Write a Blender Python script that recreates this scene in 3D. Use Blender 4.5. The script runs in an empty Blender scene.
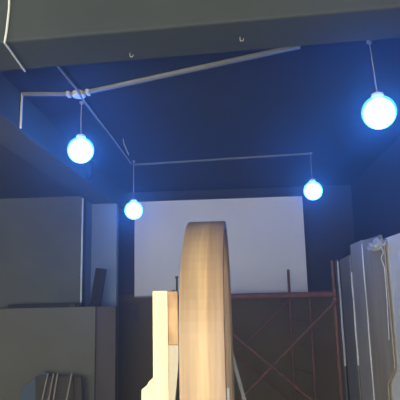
import bpy, bmesh, math, random
from mathutils import Vector, Matrix, noise
random.seed(7)
S = bpy.context.scene
COL = S.collection
PI = math.pi

# ------------------------------------------------------------------ camera
F = 520.0
EYE = Vector((0, 0, 1.5))
cy = Vector((35, -97, -F)).normalized()            # the room's depth axis seen in camera axes
r_ = 0.035
cx = Vector((1.0, r_, 0)); cx.z = -(cx.x * cy.x + cx.y * cy.y) / cy.z; cx.normalize()
cz = cx.cross(cy)
M3 = Matrix((cx, cy, cz))                          # rows: world axes in camera axes -> camera to world
cd = bpy.data.cameras.new('camera'); cam = bpy.data.objects.new('camera', cd); COL.objects.link(cam)
cam.matrix_world = Matrix.Translation(EYE) @ M3.to_4x4()
cd.sensor_width = 36; cd.lens = 36 * F / 400; cd.clip_start = 0.05
S.camera = cam

def at(px, py, Y):
    d = M3 @ Vector((px - 200, 200 - py, -F))
    return EYE + d * (Y / d.y)

# ------------------------------------------------------------------ light
w = bpy.data.worlds.new('world'); S.world = w; w.use_nodes = True
w.node_tree.nodes['Background'].inputs[0].default_value = (0.50, 0.62, 0.80, 1)
w.node_tree.nodes['Background'].inputs[1].default_value = 0.25
S.view_settings.view_transform = 'Standard'; S.view_settings.look = 'None'
S.view_settings.exposure = 0.0; S.view_settings.gamma = 1.0; S.view_settings.use_curve_mapping = False
S.cycles.use_denoising = True
ld = bpy.data.lights.new('shop_front_daylight', 'AREA'); ld.shape = 'RECTANGLE'
ld.size = 3.4; ld.size_y = 1.9; ld.energy = 450; ld.color = (1.0, 0.92, 0.76)
lo = bpy.data.objects.new('shop_front_daylight', ld); COL.objects.link(lo)
lo.location = (-0.9, -2.4, 1.10); lo.rotation_euler = (PI / 2, 0, 0)

l2 = bpy.data.lights.new('side_fill_light', 'AREA'); l2.shape = 'RECTANGLE'  # unseen fill lamp added on the left to brighten the pale board
l2.size = 1.5; l2.size_y = 1.3; l2.energy = 130; l2.color = (0.95, 1.0, 0.97)
l2o = bpy.data.objects.new('side_fill_light', l2); COL.objects.link(l2o)
l2o.location = (-4.0, 1.3, 1.5); l2o.rotation_euler = (PI / 2, 0, -PI / 2 + .35)

# ------------------------------------------------------------------ materials
def mat(name, c, c2=None, rough=0.85, scale=(3, 3, 3), detail=4.0, metal=0.0, bump=0.0, lo_=0.35, hi_=0.65, spec=0.3):
    m = bpy.data.materials.new(name); m.use_nodes = True
    nt = m.node_tree; b = nt.nodes['Principled BSDF']
    b.inputs['Roughness'].default_value = rough; b.inputs['Metallic'].default_value = metal
    b.inputs['Specular IOR Level'].default_value = spec
    c2 = c2 or tuple(x * 0.8 for x in c)
    tc = nt.nodes.new('ShaderNodeTexCoord'); mp = nt.nodes.new('ShaderNodeMapping')
    mp.inputs['Scale'].default_value = scale
    nz = nt.nodes.new('ShaderNodeTexNoise'); nz.inputs['Detail'].default_value = detail; nz.inputs['Scale'].default_value = 1.0
    cr = nt.nodes.new('ShaderNodeValToRGB')
    cr.color_ramp.elements[0].position = lo_; cr.color_ramp.elements[0].color = (*c2, 1)
    cr.color_ramp.elements[1].position = hi_; cr.color_ramp.elements[1].color = (*c, 1)
    L = nt.links.new
    L(tc.outputs['Object'], mp.inputs[0]); L(mp.outputs[0], nz.inputs['Vector']); L(nz.outputs[0], cr.inputs[0])
    L(cr.outputs[0], b.inputs['Base Color'])
    if bump:
        bp = nt.nodes.new('ShaderNodeBump'); bp.inputs['Strength'].default_value = bump; bp.inputs['Distance'].default_value = 0.01
        L(nz.outputs[0], bp.inputs['Height']); L(bp.outputs[0], b.inputs['Normal'])
    return m

MAT = {
    'ceiling': mat('navy_ceiling_paint', (.020, .028, .045), (.015, .022, .038), bump=.2),
    'wall_dark': mat('navy_wall_paint', (.030, .038, .055), (.024, .031, .046), bump=.2),
    'wall_back': mat('dark_brown_wall', (.125, .103, .055), (.108, .088, .046), bump=.2),
    'wall_upper': mat('dark_navy_back_wall', (.042, .044, .046), (.034, .036, .038), bump=.2),
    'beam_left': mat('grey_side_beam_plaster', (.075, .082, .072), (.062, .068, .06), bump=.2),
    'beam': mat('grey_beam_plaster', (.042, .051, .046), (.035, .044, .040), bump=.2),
    'wall_left': mat('grey_green_wall', (.095, .108, .092), (.075, .086, .074), bump=.1),
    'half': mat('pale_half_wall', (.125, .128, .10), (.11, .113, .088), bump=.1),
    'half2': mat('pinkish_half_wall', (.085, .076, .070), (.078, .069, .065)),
    'niche': mat('pale_niche_wall', (.20, .26, .30), (.18, .235, .27)),
    'floor': mat('concrete_floor', (.20, .19, .18), (.15, .14, .13), bump=.2),
    'edge_light': mat('wall_edge_catchlight', (.45, .55, .58), rough=.4),
    'dark': mat('near_black_plastic', (.020, .021, .022), (.012, .013, .014), rough=.9),
    'screen': mat('white_screen_fabric', (.77, .76, .67), (.75, .74, .65), scale=(1, 1, 1)),
    'conduit': mat('pale_grey_conduit', (.31, .30, .25), (.27, .26, .22), rough=.6),
    'conduit_dim': mat('dim_grey_conduit', (.13, .14, .15), (.10, .11, .12)),
    'cable': mat('white_cable', (.75, .76, .70), (.68, .69, .62), rough=.5),
    'rust': mat('red_oxide_scaffold_paint', (.20, .090, .062), (.12, .058, .042), scale=(18, 18, 18), rough=.7),
    'pine': mat('fresh_pine', (.90, .84, .54), (.86, .76, .46), scale=(30, 30, 1.2)),
    'pine_dark': mat('knotty_pine', (.62, .42, .22), (.42, .22, .10), scale=(14, 14, 9)),
    'pine_grey': mat('weathered_plywood', (.60, .55, .42), (.52, .47, .35), scale=(20, 20, 3)),
    'panel': mat('grey_brown_board', (.30, .285, .235), (.25, .235, .19), scale=(2, 2, 1)),
    'panel2': mat('grey_board', (.44, .41, .33), (.37, .345, .28), scale=(2, 2, 1)),
    'panel3': mat('cardboard_board', (.42, .37, .26), (.33, .29, .21), scale=(2, 9, 1)),
    'edge': mat('board_edge_catchlight', (.95, .95, .90), (.75, .73, .66), scale=(3, 3, 7)),
    'paleboard': mat('pale_blue_grey_board', (.90, .90, .80), (.88, .88, .78), scale=(1, 1, 1)),
    'wrap': mat('white_plastic_wrap', (.72, .74, .72), (.5, .52, .5), scale=(30, 30, 30), rough=.35),
    'blue': mat('dusty_blue_board', (.085, .12, .155), (.07, .10, .13)),
    'frame': mat('dark_board', (.060, .053, .042), (.05, .044, .035)),
    'slat': mat('raw_pale_wood', (.27, .25, .19), (.22, .20, .15), scale=(30, 30, 3)),
    'white': mat('white_plastic', (.85, .86, .84), rough=.4),
    'cap': mat('frosted_cap', (.62, .55, .72), rough=.4),
    'socket': mat('brown_socket_plate', (.085, .078, .076)),
    'greywood': mat('greyed_slat', (.42, .44, .40), (.34, .36, .32), scale=(30, 30, 3)),
}

def wood_mat():
    m = bpy.data.materials.new('laminated_beech'); m.use_nodes = True
    nt = m.node_tree; b = nt.nodes['Principled BSDF']; b.inputs['Roughness'].default_value = .55
    b.inputs['Specular IOR Level'].default_value = .5
    L = nt.links.new
    tc = nt.nodes.new('ShaderNodeTexCoord'); sp = nt.nodes.new('ShaderNodeSeparateXYZ'); L(tc.outputs['Object'], sp.inputs[0])
    # staves of different tone across the width
    cr = nt.nodes.new('ShaderNodeValToRGB'); cr.color_ramp.interpolation = 'LINEAR'
    mr = nt.nodes.new('ShaderNodeMapRange'); mr.inputs['From Min'].default_value = 0; mr.inputs['From Max'].default_value = .213
    nz0 = nt.nodes.new('ShaderNodeTexNoise'); nz0.inputs['Scale'].default_value = 2.0
    ad = nt.nodes.new('ShaderNodeMath'); ad.operation = 'MULTIPLY_ADD'; ad.inputs[1].default_value = .03
    L(tc.outputs['Object'], nz0.inputs['Vector']); L(nz0.outputs[0], ad.inputs[0]); L(sp.outputs[0], ad.inputs[2])
    L(ad.outputs[0], mr.inputs['Value']); L(mr.outputs[0], cr.inputs[0])
    stops = [(0, (.46, .33, .19)), (.2, (.42, .28, .15)), (.45, (.52, .36, .19)), (.56, (.62, .43, .22)),
             (.66, (.58, .39, .20)), (.70, (.46, .30, .16)), (.9, (.44, .30, .18)), (1, (.36, .24, .15))]
    e = cr.color_ramp.elements
    e[0].position, e[0].color = stops[0][0], (*stops[0][1], 1); e[1].position, e[1].color = 1, (*stops[-1][1], 1)
    for p, c in stops[1:-1]:
        k = e.new(p); k.color = (*c, 1)
    mp = nt.nodes.new('ShaderNodeMapping'); mp.inputs['Scale'].default_value = (45, 3, 3)
    nz = nt.nodes.new('ShaderNodeTexNoise'); nz.inputs['Detail'].default_value = 6; nz.inputs['Scale'].default_value = 1
    L(tc.outputs['Object'], mp.inputs[0]); L(mp.outputs[0], nz.inputs['Vector'])
    g = nt.nodes.new('ShaderNodeMapRange'); g.inputs['From Min'].default_value = .3; g.inputs['From Max'].default_value = .7
    g.inputs['To Min'].default_value = .78; g.inputs['To Max'].default_value = 1.08; L(nz.outputs[0], g.inputs['Value'])
    mx = nt.nodes.new('ShaderNodeVectorMath'); mx.operation = 'SCALE'
    L(cr.outputs[0], mx.inputs[0]); L(g.outputs[0], mx.inputs['Scale']); L(mx.outputs[0], b.inputs['Base Color'])
    return m
MAT['wood'] = wood_mat()

def glow(name, c, s, transp=0.0):
    m = bpy.data.materials.new(name); m.use_nodes = True
    nt = m.node_tree; nt.nodes.clear()
    o = nt.nodes.new('ShaderNodeOutputMaterial'); em = nt.nodes.new('ShaderNodeEmission')
    em.inputs[0].default_value = (*c, 1); em.inputs[1].default_value = s
    if transp:
        t = nt.nodes.new('ShaderNodeBsdfTransparent'); mx = nt.nodes.new('ShaderNodeMixShader'); mx.inputs[0].default_value = transp
        nt.links.new(em.outputs[0], mx.inputs[1]); nt.links.new(t.outputs[0], mx.inputs[2]); nt.links.new(mx.outputs[0], o.inputs[0])
    else:
        nt.links.new(em.outputs[0], o.inputs[0])
    return m
MAT['shell'] = glow('blue_glass_globe', (.10, .70, 1.0), 2.0, .40)
MAT['core'] = glow('glowing_lamp_core', (.022, .19, 1.0), 150.0)

# ------------------------------------------------------------------ mesh helpers
def bx(bm, lo, hi, rot=None, piv=None):
    vs = bmesh.ops.create_cube(bm, size=1)['verts']
    c = (Vector(lo) + Vector(hi)) / 2; d = Vector(hi) - Vector(lo)
    for v in vs:
        v.co = Vector((v.co.x * d.x, v.co.y * d.y, v.co.z * d.z)) + c
    if rot:
        bmesh.ops.rotate(bm, verts=vs, cent=Vector(piv if piv else c), matrix=rot)
    return vs

def tube(bm, pts, r, n=10, r2=None):
    pts = [Vector(p) for p in pts]; rings = []
    for i, p in enumerate(pts):
        a = pts[max(i - 1, 0)]; b = pts[min(i + 1, len(pts) - 1)]
        t = (b - a).normalized()
        u = t.cross(Vector((0, 0, 1)) if abs(t.z) < .9 else Vector((1, 0, 0))).normalized(); v = t.cross(u)
        rr = r if r2 is None else r + (r2 - r) * i / (len(pts) - 1)
        rings.append([bm.verts.new(p + (u * math.cos(k * 2 * PI / n) + v * math.sin(k * 2 * PI / n)) * rr) for k in range(n)])
    for i in range(len(rings) - 1):
        for k in range(n):
            bm.faces.new((rings[i][k], rings[i][(k + 1) % n], rings[i + 1][(k + 1) % n], rings[i + 1][k]))
    bm.faces.new(rings[0][::-1]); bm.faces.new(rings[-1])

def bar(bm, a, b, wx, wy, side=Vector((1, 0, 0))):
    """rectangular bar from a to b, wx wide along 'side', wy thick across it"""
    a, b = Vector(a), Vector(b); t = (b - a).normalized()
    s = (side - t * side.dot(t)).normalized(); n = t.cross(s)
    q = [[bm.verts.new(p + s * wx / 2 * i + n * wy / 2 * j) for i, j in ((-1, -1), (1, -1), (1, 1), (-1, 1))] for p in (a, b)]
    for k in range(4):
        bm.faces.new((q[0][k], q[0][(k + 1) % 4], q[1][(k + 1) % 4], q[1][k]))
    bm.faces.new(q[0][::-1]); bm.faces.new(q[1])

def lathe(bm, prof, c, n=32):
    c = Vector(c); rings = []
    for r, z in prof:
        if r < 1e-5:
            rings.append([bm.verts.new(c + Vector((0, 0, z)))])
        else:
            rings.append([bm.verts.new(c + Vector((r * math.cos(k * 2 * PI / n), r * math.sin(k * 2 * PI / n), z))) for k in range(n)])
    for a, b in zip(rings, rings[1:]):
        for k in range(n):
            f = [a[k % len(a)], a[(k + 1) % n % len(a)], b[(k + 1) % n % len(b)], b[k % len(b)]]
            f = list(dict.fromkeys(f))
            if len(f) > 2: bm.faces.new(f)

def prism(bm, poly, a, d):
    """polygon (list of 3-D points) pushed along vector d"""
    d = Vector(d); lo = [bm.verts.new(Vector(p)) for p in poly]; hi = [bm.verts.new(Vector(p) + d) for p in poly]
    n = len(poly)
    for k in range(n):
        bm.faces.new((lo[k], lo[(k + 1) % n], hi[(k + 1) % n], hi[k]))
    bm.faces.new(lo[::-1]); bm.faces.new(hi)

def obj(name, bm, m, parent=None, bevel=0.0, smooth=False, origin=None):
    bmesh.ops.recalc_face_normals(bm, faces=bm.faces)
    me = bpy.data.meshes.new(name)
    if origin is not None:
        bmesh.ops.translate(bm, verts=bm.verts, vec=-Vector(origin))
    bm.to_mesh(me); bm.free()
    for p in me.polygons: p.use_smooth = smooth
    o = bpy.data.objects.new(name, me); COL.objects.link(o)
    me.materials.append(MAT[m] if isinstance(m, str) else m)
    if origin is not None: o.location = origin
    if parent: o.parent = parent
    if bevel:
        b = o.modifiers.new('bevel', 'BEVEL'); b.width = bevel; b.segments = 2; b.limit_method = 'ANGLE'
    return o

def struct(name, lo, hi, m, **k):
    bm = bmesh.new(); bx(bm, lo, hi); o = obj(name, bm, m, **k); o['kind'] = 'structure'; return o

def thing(name, label, cat, loc=(0, 0, 0), rz=0, group=None):
    o = bpy.data.objects.new(name, None); COL.objects.link(o); o.location = loc; o.rotation_euler = (0, 0, rz)
    o.empty_display_size = .1
    return tag(o, label, cat, group)

def tag(o, label, cat, group=None):
    o['label'] = label; o['category'] = cat
    if group: o['group'] = group
    return o

# ------------------------------------------------------------------ the room
ZC = 3.0                                            # ceiling
ZB = 2.72                                           # underside of the beams
YB = 7.2                                            # back wall
XR = 1.66                                           # right wall
BX0, BX1 = -1.80, -1.505                             # left beam
struct('floor', (-4.2, -1.4, -.12), (XR + .2, YB + .2, 0), 'floor')
struct('ceiling', (BX1, 2.55, ZC), (XR + .2, YB + .2, ZC + .1), 'ceiling')
struct('wall_back', (-1.85, YB, 1.56), (XR + .2, YB + .15, ZC), 'wall_upper')
struct('wall_back_dado', (-1.85, YB, 0), (XR + .2, YB + .15, 1.56), 'wall_back')
struct('wall_right', (XR, -1.4, 0), (XR + .2, YB, ZC), 'wall_dark')
struct('wall_far_left', (-4.2, -1.4, 0), (-4.05, 6.2, ZB), 'wall_left')
# beams
def flat(px, py, z):
    d = M3 @ Vector((px - 200, 200 - py, -F)); return EYE + d * ((z - EYE.z) / d.z)
def ext(a, b, x):
    return a + (b - a) * ((x - a.x) / (b.x - a.x))
e0, e1 = flat(0, 72, ZB), flat(400, 38.5, ZB); f0, f1 = flat(5, 42, ZB), flat(400, 7, ZB)
print('BEAM', e0, e1, f0, f1)
bm = bmesh.new(); prism(bm, [ext(e0, e1, -4.2), ext(e0, e1, XR + .2), ext(f0, f1, XR + .2), ext(f0, f1, -4.2)], None, (0, 0, ZC + .1 - ZB))
o = obj('trim_1', bm, 'beam', bevel=.012); o['kind'] = 'structure'                         # beam across the front
struct('trim_2', (BX0, 2.55, ZB), (BX1, YB + .15, ZC + .1), 'beam_left', bevel=.012)          # beam along the left
struct('ceiling_front', (-4.2, -1.4, ZC), (XR + .2, 2.28, ZC + .1), 'ceiling')
struct('ceiling_left', (-4.2, 2.55, ZB + .03), (BX0, 7.0, ZB + .13), 'beam')
# left wall, niche and half wall
struct('wall_left', (-4.05, 6.10, 0), (-1.80, 6.25, ZB + .03), 'wall_left')
struct('wall_niche_side', (-1.86, 6.25, 0), (-1.80, 6.50, ZB + .03), 'niche')
struct('wall_niche', (-1.80, 6.50, 0), (-1.475, 6.62, ZB), 'niche')
struct('trim_catchlight', (-1.806, 6.075, 1.42), (-1.788, 6.10, ZB), 'edge_light')                     # added pale strip, paints the light caught on the left wall's edge
struct('wall_half', (-4.05, 5.88, 0), (-1.57, 6.10, 1.43), 'half')
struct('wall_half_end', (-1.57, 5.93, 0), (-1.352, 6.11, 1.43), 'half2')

# ------------------------------------------------------------------ haze volume added to imitate lens glow and lifted blacks
hm = bpy.data.materials.new('halo_haze'); hm.use_nodes = True
nt = hm.node_tree; nt.nodes.clear()
o_ = nt.nodes.new('ShaderNodeOutputMaterial'); v_ = nt.nodes.new('ShaderNodeVolumeScatter')
v_.inputs['Color'].default_value = (1, 1, 1, 1); v_.inputs['Density'].default_value = .050; v_.inputs['Anisotropy'].default_value = 0.80
nt.links.new(v_.outputs[0], o_.inputs['Volume'])
bm = bmesh.new(); bx(bm, (-4.04, -1.2, .01), (XR - .01, 7.19, 2.99))
hz = obj('haze', bm, hm); hz['kind'] = 'stuff'; tag(hz, 'thin haze added to spread a lens-like glow around the globes', 'haze')

# ------------------------------------------------------------------ pull-down screen
t = thing('projection_screen', 'large white projection screen hung on the dark back wall', 'screen', (0, 0, 0))
Ys = YB - .06
a = at(134.5, 202, Ys); b = at(308, 292.5, Ys)
sx0, sx1, sz1, sz0 = a.x, b.x, a.z, b.z
bm = bmesh.new(); bx(bm, (sx0, Ys, sz0), (sx1, Ys + .012, sz1)); obj('screen_sheet', bm, 'screen', t)
bm = bmesh.new(); bx(bm, (sx0 - .03, Ys - .01, sz1), (sx1 + .03, YB - .002, sz1 + .05)); obj('top_batten', bm, 'wall_dark', t, bevel=.006)
bm = bmesh.new(); bx(bm, (sx0, Ys - .008, sz0 - .015), (sx1, Ys + .02, sz0 + .01)); obj('bottom_bar', bm, 'conduit', t, bevel=.004)

# ------------------------------------------------------------------ globes
def pendant(px, py, Y, topz, label, lean=0.0):
    c = at(px, py, Y); R = .1
    t = thing('globe_pendant', label, 'pendant lamp', c, 0, 'glowing globe pendants')
    bm = bmesh.new()
    lathe(bm, [(R * math.sin(i * PI / 28), -R * math.cos(i * PI / 28)) for i in range(28)] + [(.022, R * .99), (0, R)], (0, 0, 0), 40)
    g = obj('globe', bm, 'shell', t, smooth=True)
    bm = bmesh.new()
    lathe(bm, [(.091 * math.sin(i * PI / 24), -.091 * math.cos(i * PI / 24)) for i in range(25)], (0, 0, -.007), 32)
    obj('lamp_core', bm, 'core', g, smooth=True)
    bm = bmesh.new()
    lathe(bm, [(0, .092), (.036, .094), (.037, .100), (.034, .114), (.026, .118), (0, .119)], (0, 0, 0), 24)
    obj('collar', bm, 'cap', t, smooth=False)
    bm = bmesh.new(); h = topz - c.z
    tube(bm, [(0, 0, .117), (-.004 + lean * .3, 0, .117 + (h - .117) * .5), (lean, 0, h)], .0032, 6)
    obj('cord', bm, 'conduit', t)
    bm = bmesh.new(); lathe(bm, [(0, 0), (.018, 0), (.016, -.016), (.008, -.022), (0, -.022)], (lean, 0, h), 16)
    obj('ceiling_rose', bm, 'conduit', t)
    return t
pendant(80.7, 150, 3.72, ZC, 'glowing blue-white globe lamp nearer the left beam, below the conduit junction')
pendant(379, 112.3, 2.97, ZC, 'largest glowing globe lamp, hanging alone at the right on a long cord', lean=-.02)
pendant(133.7, 210, 5.5, ZC, 'small glowing globe lamp at the upper left corner of the white screen')
pendant(313, 190.5, 5.45, ZC, 'small glowing globe lamp beyond the upper right corner of the white screen')

# ------------------------------------------------------------------ conduits and cables on the ceiling
def on_ceiling(px, py, z):
    d = M3 @ Vector((px - 200, 200 - py, -F)); return EYE + d * ((z - EYE.z) / d.z)
zc = ZC - .014
j = on_ceiling(79, 94, zc)
t = thing('ceiling_conduit', 'pale conduit with a round junction box and a drop down the left beam', 'conduit', j)
def rel(p): return Vector(p) - j
pL = on_ceiling(24, 94, zc); pL.x = BX1 + .012
pR = on_ceiling(300, 46, zc)
bm = bmesh.new(); bar(bm, rel(j), rel(pR), .036, .022, Vector((0, 1, 0))); obj('conduit_run', bm, 'conduit', t, bevel=.003)
bm = bmesh.new(); bar(bm, rel(j), rel(pL), .034, .022, Vector((0, 1, 0))); obj('conduit_run', bm, 'conduit', t, bevel=.003)
bm = bmesh.new(); bar(bm, rel(pL) + Vector((0, 0, .011)), rel((pL.x, pL.y, ZB + .005)), .014, .014, Vector((0, 1, 0))); obj('conduit_drop', bm, 'cable', t, bevel=.003)
bm = bmesh.new(); lathe(bm, [(0, -.022), (.045, -.022), (.05, -.016), (.05, .013), (0, .013)], (0, 0, 0), 20); obj('junction_box', bm, 'cable', t)
for s in (-.075, .075):
    d = (rel(pR).normalized() if s > 0 else -rel(pL).normalized())
    bm = bmesh.new(); bx(bm, (s - .012, -.03 + s * d.y / d.x, -.02), (s + .012, .03 + s * d.y / d.x, .013)); obj('saddle_clip', bm, 'cable', t, bevel=.003)

p0 = on_ceiling(56, 64, ZC - .034); p1 = on_ceiling(131, 163.5, ZC - .034)
bm = bmesh.new(); mid = (p0 + p1) / 2
tube(bm, [p0, p0 + (p1 - p0) * .17 + Vector((.012, 0, .0)), p0 + (p1 - p0) * .25, p0 + (p1 - p0) * .6 + Vector((.006, 0, 0)), p1], .0085, 8)
tag(obj('ceiling_cable', bm, 'conduit', origin=mid), 'thin pale cable running back along the ceiling under the conduit junction', 'cable')
q0 = on_ceiling(133, 165, ZC - .012); q1 = on_ceiling(312, 153.5, ZC - .012)
bm = bmesh.new(); bar(bm, q0, q1, .03, .02, Vector((0, 1, 0)))
o = obj('ceiling_conduit', bm, 'conduit_dim', bevel=.003, origin=(q0 + q1) / 2)
tag(o, 'dim grey conduit across the ceiling between the two small far globes', 'conduit')

# kinked white cable on the front beam
yf = 2.27
yf = flat(5, 42, ZB).y - .008
A = [at(9.5, -6, yf), at(9, 10, yf), at(6.5, 32, yf)]
zb = ZB - .008
def on_beam(px, py): return on_ceiling(px, py, zb)
B = [on_beam(4.3, 42), on_beam(10, 50), on_beam(25, 71)]
bm = bmesh.new()
tube(bm, [A[0], A[1], A[2], Vector((B[0].x, yf, zb + .01)), B[0], B[1], B[2]], .0055, 8)
tag(obj('kinked_cable', bm, 'cable', origin=B[0]), 'kinked white cable running down the front beam and under it, upper left', 'cable')
# small hooks screwed under the front beam
for px, py, lab in ((130, 53, 'tiny metal hook under the front beam, left of the middle'), (240, 37, 'tiny metal hook under the front beam, above the conduit end')):
    p = on_ceiling(px, py, ZB)
    bm = bmesh.new(); pts = [(0, 0, 0), (0, 0, -.014)] + [(.008 * (1 - math.cos(k * PI / 6)), 0, -.014 - .008 * math.sin(k * PI / 6)) for k in range(1, 8)]
    tube(bm, pts, .0022, 6); o = obj('hook', bm, 'conduit'); o.location = p
    tag(o, lab, 'hook', 'hooks under the front beam')
# loop of spare wire at the far end of the left beam
c = at(122, 170, 5.3); c.x = BX1 + .02
bm = bmesh.new(); pts = []
for k in range(49):
    a_ = k * 2 * PI / 16
    pts.append(Vector((.006 * math.sin(k * .9), (.13 + .012 * math.sin(k * .37)) * math.cos(a_), (.10 + .01 * math.sin(k * .5)) * math.sin(a_) )))
tube(bm, pts, .004, 6)
o = obj('wire_coil', bm, 'beam'); o.location = (BX1 + .014, 5.25, 2.86)
tag(o, 'loose coil of dark wire on the side of the left beam, near its far end', 'wire')
p = on_ceiling(123, 139, ZC)
bm = bmesh.new(); tube(bm, [(0, 0, 0), (.01, 0, -.05), (.03, .0, -.10), (.055, 0, -.16)], .006, 6)
o = obj('cable_end', bm, 'conduit'); o.location = p
tag(o, 'short loose cable end hanging off the ceiling before the far left globe', 'cable')

# ------------------------------------------------------------------ things on the half wall
s0 = at(9, 303.5, 5.95); s1 = at(82, 303.5, 5.95)
bm = bmesh.new(); bx(bm, (s0.x, 5.92, 1.431), (s1.x, 6.02, 1.475))
tag(obj('dark_bar', bm, 'dark', bevel=.004, origin=((s0.x + s1.x) / 2, 5.97, 1.431)), 'long low dark bar lying along the top of the pale half wall', 'bar')
c = at(73.5, 303, 5.93)
bm = bmesh.new(); bx(bm, (-.035, -.02, 0), (.035, .02, .035)); bx(bm, (-.012, -.015, .035), (.02, .015, .055))
o = obj('small_box', bm, 'frame', bevel=.004); o.location = (c.x, 5.895, 1.43)
tag(o, 'tiny dark box on the half wall just left of the niche', 'box')
c = at(95, 303.5, 6.03); c.z = 1.4305
t = thing('leaning_tablet', 'dark slab tilted on its stand on the niche ledge', 'tablet', c, 0)
R = Matrix.Rotation(math.radians(9), 3, 'Y')
bm = bmesh.new(); bx(bm, (-.065, -.02, .02), (.065, .02, .44), R, (0, 0, 0)); obj('slab', bm, 'dark', t, bevel=.012)
bm = bmesh.new(); bx(bm, (-.07, -.05, 0), (.06, .06, .022)); obj('foot', bm, 'dark', t, bevel=.004)
bm = bmesh.new(); bar(bm, (0, .05, .012), (.07, .02, .27), .03, .012); obj('strut', bm, 'dark', t)
c = at(132, 312, YB); c.y = YB - .012
t = thing('socket_plate', 'faint square socket plate on the dark wall below the screen corner', 'socket', c)
bm = bmesh.new(); bx(bm, (-.085, 0, -.12), (.085, .012, .12)); obj('plate', bm, 'socket', t, bevel=.004)
for zz in (-.05, .05):
    bm = bmesh.new(); bx(bm, (-.035, -.004, zz - .03), (.035, .002, zz + .03)); obj('outlet', bm, 'wall_back', t)

# ------------------------------------------------------------------ scaffold tower
t = thing('scaffold_tower', 'red-brown tubular scaffold frame with cross braces before the screen', 'scaffold', (0, 0, 0))
th = math.radians(17.4); c_, s_ = math.cos(th), math.sin(th)
FR = Vector((1.045, 5.65, 0)); u = Vector((-c_, -s_, 0)); v = Vector((-s_, c_, 0))
FL = FR + u * 1.5; RR = FR + v * 1.18; RL = FL + v * 1.18; MR = FR + v * .6; ML = FL + v * .6
def up(p, z): return Vector((p.x, p.y, z))
zt = 1.505
def post(p, z1, r=.017, name='post'):
    bm = bmesh.new(); tube(bm, [up(p, 0), up(p, z1)], r, 12); return obj(name, bm, 'rust', t)
for p, z1 in ((FR, 1.86), (RR, 1.83), (FL, 1.60), (RL, 1.60)):
    q = post(p, z1)
    bm = bmesh.new(); lathe(bm, [(0, 0), (.05, 0), (.05, .008), (.022, .012), (.022, .06), (0, .06)], up(p, 0), 14); obj('base_plate', bm, 'rust', q)
    bm = bmesh.new(); lathe(bm, [(0, -.03), (.024, -.03), (.024, .03), (0, .03)], up(p, 1.44), 12); obj('coupling', bm, 'rust', q)
post(MR, zt, .013, 'ladder_post'); post(ML, zt, .013, 'ladder_post')
def rail(a, b, r, name):
    bm = bmesh.new(); tube(bm, [a, b], r, 10); return obj(name, bm, 'rust', t)
rail(up(FR, zt), up(FL, zt), .030, 'top_rail'); rail(up(RR, zt), up(RL, zt), .030, 'top_rail')
rail(up(FR, zt), up(RR, zt), .022, 'top_rail'); rail(up(FL, zt), up(RL, zt), .022, 'top_rail')
for z in (.35, .62, .92, 1.2):
    rail(up(MR, z), up(RR, z), .006, 'rung'); rail(up(ML, z), up(RL, z), .006, 'rung')
def brace(a, b):
    rail(a, b, .013, 'cross_brace')
n_ = Vector((s_, -c_, 0)) * .03
brace(up(FR, 1.44) + n_, up(FL, .18) + n_); brace(up(FL, 1.44) + n_ * 1.9, up(FR, .18) + n_ * 1.9)
brace(up(RR, 1.44) - n_, up(RL, .18) - n_); brace(up(RL, 1.44) - n_ * 1.9, up(RR, .18) - n_ * 1.9)

# ------------------------------------------------------------------ boards leaning on the right wall
XP = 1.44
def board_x(px, Y):                                  # where a pixel column at eye height meets depth Y
    return at(px, 295, Y)
def Yat(px, x): 
    d = M3 @ Vector((px - 200, 200 - 296, -F)); return x * d.y / d.x
def board(name, label, x, y0, y1, z0, z1, m, th_=.03, cut=None, rz=0.0, strip=True, group=None, cat='board'):
    """board standing along the wall; y0 is the near edge"""
    t = thing(name, label, cat, (x, y0, 0), rz, group)
    L = y1 - y0
    if cut: poly = [(0, L if a is None else a, z) for a, z in cut]
    else: poly = [(0, 0, z0), (0, L, z0), (0, L, z1), (0, 0, z1)]
    bm = bmesh.new(); prism(bm, poly, None, (th_, 0, 0)); obj('board_face', bm, m, t, bevel=.002)
    return t
zt1 = 2.03
# pale board, nearest, against the wall
bm = bmesh.new()
xp = 1.432
def onx(px, py): 
    d = M3 @ Vector((px - 200, 200 - py, -F)); return EYE + d * (xp / d.x)
g0, g1 = onx(384, 238.5), onx(400, 232.8)
def topz(y): return g0.z + (g1.z - g0.z) * (y - g0.y) / (g1.y - g0.y)
prism(bm, [(xp, 3.6, 0), (xp, 5.35, 0), (xp, 5.35, topz(5.35)), (xp, 3.6, topz(3.6))], None, (.03, 0, 0))
tag(obj('pale_board', bm, 'paleboard', bevel=.003, origin=(1.44, 4.4, 0)), 'wide pale blue-grey board at the right edge, standing behind the torn brown board', 'board')
GR = 'boards leaning along the right wall'
def leaning(name, label, pxn, pxf, Yn, Yf, ztn, ztf, m, edge_rng, z0=0.0, poly=None, lean=.0):
    pn = at(pxn, 296, Yn); pf = at(pxf, 296, Yf)
    t = thing(name, label, 'board', (pn.x, pn.y, 0), 0, GR)
    d = Vector((pf.x - pn.x, pf.y - pn.y, 0)); nrm = Vector((d.y, -d.x, 0)).normalized()  # to the right / wall side
    def P(s, z): return Vector((d.x * s, d.y * s, z))
    pl = [P(s, z) for s, z in (poly or [(0, z0), (1, z0), (1, ztf), (0, ztn)])]
    bm = bmesh.new(); prism(bm, pl, None, nrm * .013); obj('board_face', bm, m, t, bevel=.002)
    if edge_rng:
        for (za, zb_) in edge_rng:
            bm = bmesh.new()
            zz = [za + (zb_ - za) * k / 6 for k in range(7)]
            pts = [Vector((nrm.x * .008 + .003 * math.sin(k * 2.1), -.008, z)) for k, z in enumerate(zz)]
            tube(bm, pts, .015, 6, .011); e = obj('catchlight_strip', bm, 'edge', t); e['label'] = 'strip painted bright for light caught on the board edge'  # near-white strip stands in for light caught along the board's near edge
    return t
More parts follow.
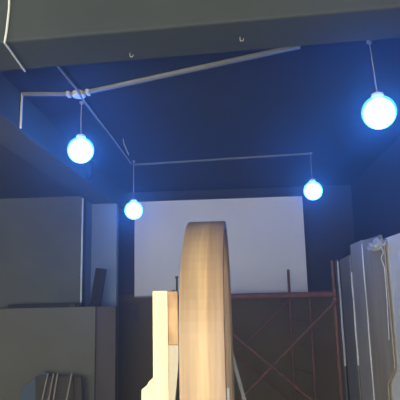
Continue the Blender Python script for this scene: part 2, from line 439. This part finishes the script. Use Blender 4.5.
leaning('leaning_board', 'lowest grey board in the row, second from the scaffold post', 352.5, 342, 6.15, 6.75, 1.95, 1.93, 'panel', [(.72, 1.75)])
leaning('leaning_board', 'narrow grey board between the farthest and the widest brown board', 365.5, 354, 5.70, 6.1, 2.07, 2.06, 'panel2', [(.3, 2.03)])
leaning('leaning_board', 'wide brown board with torn top corner and cut lower corner', 388, 366.5, 4.95, 5.66, 2.04, 2.06, 'panel3', None,
        poly=[(.35, 0), (1, 0), (1, 2.06), (.3, 2.05), (.1, 2.05), (0, 1.97), (0, .84), (.35, .66)])
leaning('leaning_board', 'farthest thin board with light painted along its near edge right of the scaffold post', 339.5, 337, 6.88, 7.12, 1.95, 1.95, 'panel', [(.62, 1.92)])
# crumpled wrap on the torn corner
bm = bmesh.new(); bmesh.ops.create_icosphere(bm, subdivisions=4, radius=1)
for v0 in bm.verts:
    n0 = noise.noise(v0.co * 2.3) * .55 + noise.noise(v0.co * 6) * .28
    v0.co *= (1 + n0); v0.co = Vector((v0.co.x * .05, v0.co.y * .20, v0.co.z * .05))
o = obj('crumpled_wrap', bm, 'wrap'); pw = at(379, 244, 4.95); o.location = (pw.x + .01, 5.08, pw.z)
tag(o, 'crumpled white plastic wrap caught on the torn top corner of the wide brown board', 'plastic wrap')
bm = bmesh.new()
pts = [at(380, 246, 4.93), at(383.5, 252, 4.92), at(381, 258, 4.92), at(384.5, 268, 4.92), at(387, 300, 4.92), at(389, 340, 4.92)]
o_ref = Vector(pts[0]); tube(bm, pts, .007, 6, .0035)
tag(obj('plastic_strip', bm, 'wrap', origin=o_ref), 'thin white plastic strip down the near edge of the wide brown board', 'plastic strip')

# ------------------------------------------------------------------ lower left: boards by the half wall
def leanstack(px0, px1, ytop, Y, m, name, label, tilt, poly=None):
    a = at(px0, ytop, Y); b = at(px1, ytop, Y)
    bm = bmesh.new()
    h = a.z; L = b.x - a.x
    pl = poly(L, h) if poly else [(0, 0, 0), (L, 0, 0), (L + .02, .0, h), (0, 0, h)]
    prism(bm, pl, None, (0, .02, 0))
    bmesh.ops.rotate(bm, verts=bm.verts, cent=(0, 0, 0), matrix=Matrix.Rotation(-tilt, 3, 'X'))
    o = obj(name, bm, m, bevel=.004); o.location = (a.x, Y, .004)
    tag(o, label, 'board'); return o
leanstack(13, 40, 379, 5.45, 'blue', 'blue_board', 'dusty blue board with a slanted top leaning on the half wall, lower left', .35,
          lambda L, h: [(0, 0, 0), (L, 0, 0), (L, 0, h + .06), (L * .72, 0, h + .08), (0, 0, h - .10)])
t = thing('board_stack', 'stack of dark boards with pale edge slats leaning on the half wall', 'boards', (at(28, 380, 5.4).x, 5.35, 0))
ztop = at(50, 375, 5.4).z
for k, (x0, x1, dz) in enumerate(((.0, .17, 0), (.13, .40, -.01), (.36, .48, -.02))):
    bm = bmesh.new(); prism(bm, [(x0 + .14, 0, 0), (x1 + .1, 0, 0), (x1, 0, ztop + dz), (x0, 0, ztop + dz)], None, (0, .02, 0))
    bmesh.ops.rotate(bm, verts=bm.verts, cent=(0, 0, 0), matrix=Matrix.Rotation(-.3, 3, 'X')); bmesh.ops.translate(bm, verts=bm.verts, vec=(0, .03 * k + .01, .002))
    obj('dark_board', bm, 'frame', t, bevel=.004)
for x0, x1 in ((.145, .075), (.205, .16), (.25, .215), (.40, .33)):
    bm = bmesh.new(); bar(bm, (x1, -.012 + .0, .02), (x0, -.012 + ztop * .30, ztop - .01), .014, .012)
    e = obj('edge_slat', bm, 'slat', t); e['label'] = 'pale thin edge slat'

# ------------------------------------------------------------------ the big laminated wooden arch
Y0, Rr, W, zc0, TH = 2.40, .64, .207, None, .045
ap = at(204, 223, 3.05); zc0 = ap.z - Rr
pl = at(178, 300, Y0)
t = thing('wooden_arch', 'tall arch of pale laminated wood strips standing edge-on in the foreground', 'arch', (pl.x, Y0, 0), -math.radians(1.2))
def band(ro, ri, x0, x1, n=40):
    bm = bmesh.new()
    O = [(Rr - ro, 0.0)] + [(Rr - ro * math.cos(k * PI / n), zc0 + ro * math.sin(k * PI / n)) for k in range(n + 1)] + [(Rr + ro, 0.0)]
    I = [(Rr - ri, 0.0)] + [(Rr - ri * math.cos(k * PI / n), zc0 + ri * math.sin(k * PI / n)) for k in range(n + 1)] + [(Rr + ri, 0.0)]
    q = [[bm.verts.new((x, y, z)) for (x, (y, z)) in ((x0, o), (x1, o), (x1, i), (x0, i))] for o, i in zip(O, I)]
    for a, b in zip(q, q[1:]):
        for k in range(4): bm.faces.new((a[k], a[(k + 1) % 4], b[(k + 1) % 4], b[k]))
    bm.faces.new(q[0]); bm.faces.new(q[-1][::-1])
    return bm
obj('arch_band', band(Rr, Rr - TH, 0, W), 'wood', t, bevel=.004)
for x0 in (.010, W - .040):
    e = obj('inner_rib', band(Rr - TH - .0005, Rr - TH - .03, x0, x0 + .03), 'wood', t, bevel=.002)

# ------------------------------------------------------------------ pine stand beside it
Yp = 2.62
a = at(152.5, 291, Yp); b = at(167.5, 291, Yp)
t = thing('pine_stand', 'fresh pine post with a darker block and curved plywood foot, left of the arch', 'stand', (a.x, Yp, 0))
bm = bmesh.new(); bx(bm, (0, 0, 0), (b.x - a.x, .045, a.z)); obj('post', bm, 'pine', t, bevel=.003)
w0 = b.x - a.x
bm = bmesh.new(); bx(bm, (w0, .008, at(172, 345, Yp).z), (w0 + .05, .05, a.z - .004)); e = obj('knotty_block', bm, 'pine_dark', t, bevel=.003); e['label'] = 'darker knotty block'
bm = bmesh.new(); z1 = at(172, 345, Yp).z
pts = [(w0, .005, z1 - .001), (w0 + .05, .005, z1 - .001)] + [(w0 + .05 - .05 * (k / 8) ** 1.3, .005, z1 - .05 - .42 * k / 8) for k in range(9)]
prism(bm, pts, None, (0, .03, 0)); e = obj('curved_bracket', bm, 'pine_grey', t); e['label'] = 'greyer plywood bracket with a curved edge'
zl = at(150, 378, Yp).z; z2 = at(139, 388, Yp).z
bm = bmesh.new(); prism(bm, [(0, .005, zl), (-.022, .005, zl - .018), (-.030, .005, z2 + .012), (-.058, .005, z2 - .01), (-.065, .005, 0), (0, .005, 0)], None, (0, .035, 0))
obj('side_cleat', bm, 'pine', t, bevel=.002)
bm = bmesh.new(); bm2 = at(175.5, 277, Yp + .02); tube(bm, [(w0 + .044, .03, a.z - .02), (w0 + .044, .03, bm2.z)], .005, 10)
lathe(bm, [(0, 0), (.008, 0), (.008, .01), (0, .01)], (w0 + .044, .03, bm2.z - .006), 6)
e = obj('bolt', bm, 'dark', t); e['label'] = 'dark metal bolt'

# slats right of the arch
a = at(223, 322, 3.78); b = at(244, 400, 3.78); dz = (a - b); b0 = b - dz * (b.z / dz.z)
bm = bmesh.new(); bar(bm, (b0.x, 3.85, 0), (a.x, 3.85, a.z), .026, .018)
tag(obj('wooden_stick', bm, 'greywood', bevel=.002, origin=(b0.x, 3.85, 0)), 'thin greyish slat leaning against the back of the wooden arch', 'stick')
a = at(227.5, 388, 2.5)
bm = bmesh.new(); bx(bm, (-.008, -.006, 0), (.008, .006, a.z))
o = obj('white_strip', bm, 'white', bevel=.002); o.location = (a.x, 2.5, 0)
tag(o, 'bright white strip standing upright against the right edge of the arch', 'strip')
